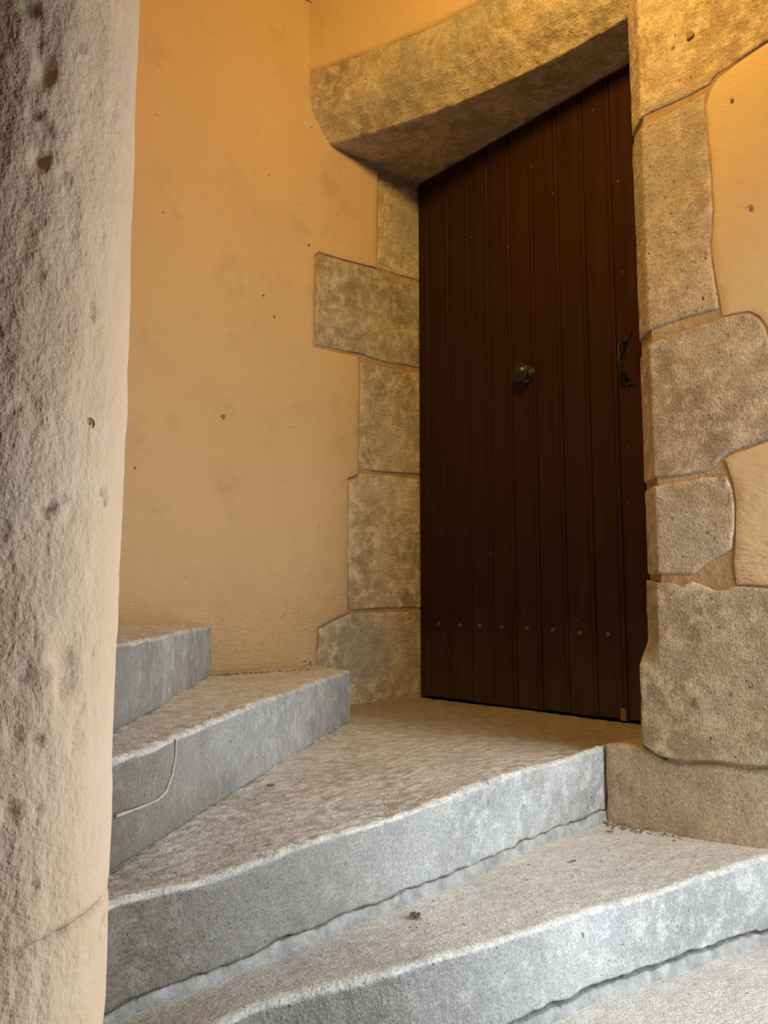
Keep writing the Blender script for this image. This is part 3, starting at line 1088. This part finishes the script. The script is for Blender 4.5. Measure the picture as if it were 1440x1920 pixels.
# step E and the ones below it, leading down to the street doorway
low = [np.array(p) for p in bD]
for k in range(3):
    z = -(2 + k) * H
    ang = math.radians(-24 * (k + 1))
    rot = np.array([[math.cos(ang), -math.sin(ang)], [math.sin(ang), math.cos(ang)]])
    fr_ = [NEW + rot @ (p - NEW) for p in bD]
    bk_ = [low[0] + (-0.06, 0.03)] + [p + (-0.04, 0.05) for p in low[1:-1]] + [low[-1] + (0.02, 0.08)]
    step(fr_, [], z, z - H, bk_, n=220, rows=90, seed=5 + k, hammer=0.0009)
    low = fr_

# ------------------------------------------------------------------ rest of the stairwell, out of frame
fl = prism('floor', [(-2.2, -2.0), (2.2, -2.0), (2.2, 2.2), (-2.2, 2.6)], -1.12, -5 * H + 0.02, M['base'])
tag(fl, 'paved floor at the foot of the stairs', 'floor', kind='structure')
ce = prism('ceiling', [(-2.6, -2.0), (2.2, -2.0), (2.6, 4.2), (-2.6, 4.2)], TOP, TOP + 0.15, M['plaster'])
tag(ce, 'plaster ceiling of the stairwell', 'ceiling', kind='structure')
LE = FL.at(2.35, 0, 0)[0][:2]
RE = FR.at(0.97, 0, 0)[0][:2]


def panel(name, a, b, z0, z1, label):
    a, b = np.array(a), np.array(b)
    d = (b - a) / np.linalg.norm(b - a)
    nrm = np.array([d[1], -d[0]])
    o = prism(name, [tuple(a), tuple(b), tuple(b + nrm * 0.15), tuple(a + nrm * 0.15)], z0, z1, M['lintel'], loc=(*((a + b) / 2), z0))
    return tag(o, label, 'wall', kind='structure')


panel('wall_west', (-1.95, -0.2), LE, -1.1, TOP, 'bare stone wall left of the newel, out of frame')
panel('wall_south_west', (-1.0, -1.35), (-1.95, -0.2), -1.1, TOP, 'bare stone wall behind the viewer, left side')
panel('wall_south', (0.9, -1.2), (-1.0, -1.35), -1.1, TOP, 'bare stone wall behind the viewer')
panel('wall_south_east', (1.34, 0.55), (0.9, -1.2), -1.1, TOP, 'bare stone wall beside the street doorway')
panel('wall_east', RE, (1.34, 1.40), -1.1, TOP, 'narrow stone wall between jamb and street doorway')
panel('wall_over_doorway', (1.34, 1.40), (1.34, 0.55), 1.28, TOP, 'stone wall over the street doorway')

# ------------------------------------------------------------------ leaves and grit
def leaf(x, y, z, size, turn, label, curl=0.35, asp=0.6):
    c = onz(x, y, z)
    vs = []
    n, m = 13, 7
    for i in range(n):
        t = i / (n - 1)
        wdt = size * asp * 0.5 * math.sin(math.pi * min(1, t * 0.92 + 0.06)) ** 0.8
        for j in range(m):
            k = j / (m - 1) * 2 - 1
            lx = (t - 0.5) * size
            ly = k * wdt * (1 + 0.18 * math.sin(9 * t + 2 * k))
            lz = 0.003 + curl * size * (k * k * 0.45 + (t - 0.4) ** 2 * 0.6) + 0.0012 * math.sin(23 * t + 5 * k)
            ca, sa = math.cos(turn), math.sin(turn)
            vs.append((c[0] + lx * ca - ly * sa, c[1] + lx * sa + ly * ca, z + lz))
    o = mesh_obj('dry_leaf', vs, grid_faces(n, m), M['leaf'], loc=(c[0], c[1], z))
    md = o.modifiers.new('thick', 'SOLIDIFY')
    md.thickness = 0.0008
    stem_ = [np.array(vs[m // 2]) + np.array([-math.cos(turn), -math.sin(turn), 0.1]) * size * 0.10 * k for k in range(5)]
    tube('stem', stem_, 0.0006, M['leaf'], o, seg=5)
    tag(o, label, 'leaf', 'dry leaves on the steps')
    return o


leaf(778, 1722, -H, 0.021, 2.2, 'small curled grey-brown dry leaf on the step below the door landing', asp=0.9)
leaf(508, 1477, 0, 0.016, 0.2, 'tiny dark dry leaf with long stem on the landing near the upper riser', asp=0.7)
leaf(1074, 1618, -H, 0.017, 0.5, 'flat dark dry leaf fragment on the lower step near the right wall', curl=0.15, asp=0.35)
leaf(1144, 1562, -H, 0.015, -0.6, 'thin brown dry leaf sliver in the corner below the right wall', curl=0.1, asp=0.25)


def grit(name, pts, label, seed, rad=(0.0015, 0.005)):
    r_ = random.Random(seed)
    vs, fs = [], []
    for c in pts:
        b = len(vs)
        s_ = r_.uniform(*rad)
        for v in ((1, 0, 0), (-1, 0, 0), (0, 1, 0), (0, -1, 0), (0, 0, 0.8), (0, 0, -0.6)):
            vs.append([c[i] + s_ * v[i] * r_.uniform(0.6, 1.3) + (0 if i < 2 else s_ * 0.4) for i in range(3)])
        for f in ((0, 2, 4), (2, 1, 4), (1, 3, 4), (3, 0, 4), (2, 0, 5), (1, 2, 5), (3, 1, 5), (0, 3, 5)):
            fs.append([b + k for k in f])
    o = mesh_obj(name, vs, fs, M['grit'], smooth=False, loc=tuple(pts[0]))
    tag(o, label, 'grit', kind='stuff')


def scatter(px, z, n, seed, spread=0.02):
    r_ = random.Random(seed)
    out = []
    ps = [onz(*p, z) for p in px]
    for _ in range(n):
        i = r_.randrange(len(ps) - 1)
        t = r_.random()
        p = ps[i] * (1 - t) + ps[i + 1] * t
        out.append((p[0] + r_.gauss(0, spread), p[1] + r_.gauss(0, spread), z))
    return out


grit('wall_grit', scatter([(396, 1268), (470, 1262), (585, 1256)], H, 130, 1, 0.010), 'crumbs of fallen plaster along the foot of the left wall', 1, (0.001, 0.004))
grit('corner_grit', scatter([(1138, 1545), (1200, 1558), (1300, 1578)], -H, 130, 2, 0.012), 'dirt crumbs along the foot of the right wall', 2)
grit('landing_grit', scatter([(300, 1600), (600, 1450), (900, 1400), (700, 1380)], 0, 90, 3, 0.10), 'scattered dark grit on the door landing', 3, (0.0008, 0.0024))
grit('lower_grit', scatter([(500, 1800), (800, 1720), (1200, 1600), (1000, 1640)], -H, 80, 4, 0.06), 'scattered dark grit on the step below the landing', 4, (0.0008, 0.0024))

# chips in the wall faces


def chip(fr, x, y, r, off, parent, seed):
    c = fr.uv(x, y)
    r_ = random.Random(seed)
    ol = [(c[0] + r * r_.uniform(0.6, 1.2) * math.cos(a), c[1] + r * r_.uniform(0.6, 1.3) * math.sin(a)) for a in np.linspace(0, 2 * math.pi, 9)[:-1]]
    slab('chip', ol, fr, off, 0.004, M['chip'], parent, sp=0.004, amp=0.0004, rnd=0.0006, jit=0.001, seed=seed)


nb = NT('chipped_plaster')
c_ = nb.mix(nb.noise(200, 2), (0.22, 0.15, 0.085), (0.36, 0.25, 0.14))
M['chip'] = nb.done(c_, 0.95, 0.1)
for k, (x, y, r) in enumerate(((418, 781, 0.009), (513, 594, 0.005), (583, 240, 0.004), (580, 1243, 0.008), (571, 1240, 0.005), (305, 399, 0.003), (503, 328, 0.003), (596, 987, 0.0035))):
    chip(FL, x, y, r, 0.0062, wl, k)
for k, (x, y, r) in enumerate(((1295, 68, 0.009), (1410, 390, 0.0055), (1374, 188, 0.0035), (1288, 1288, 0.004), (1310, 1317, 0.007), (1378, 1300, 0.004))):
    chip(FR, x, y, r, 0.0075 if y < 1100 else 0.0165, wr, 20 + k)
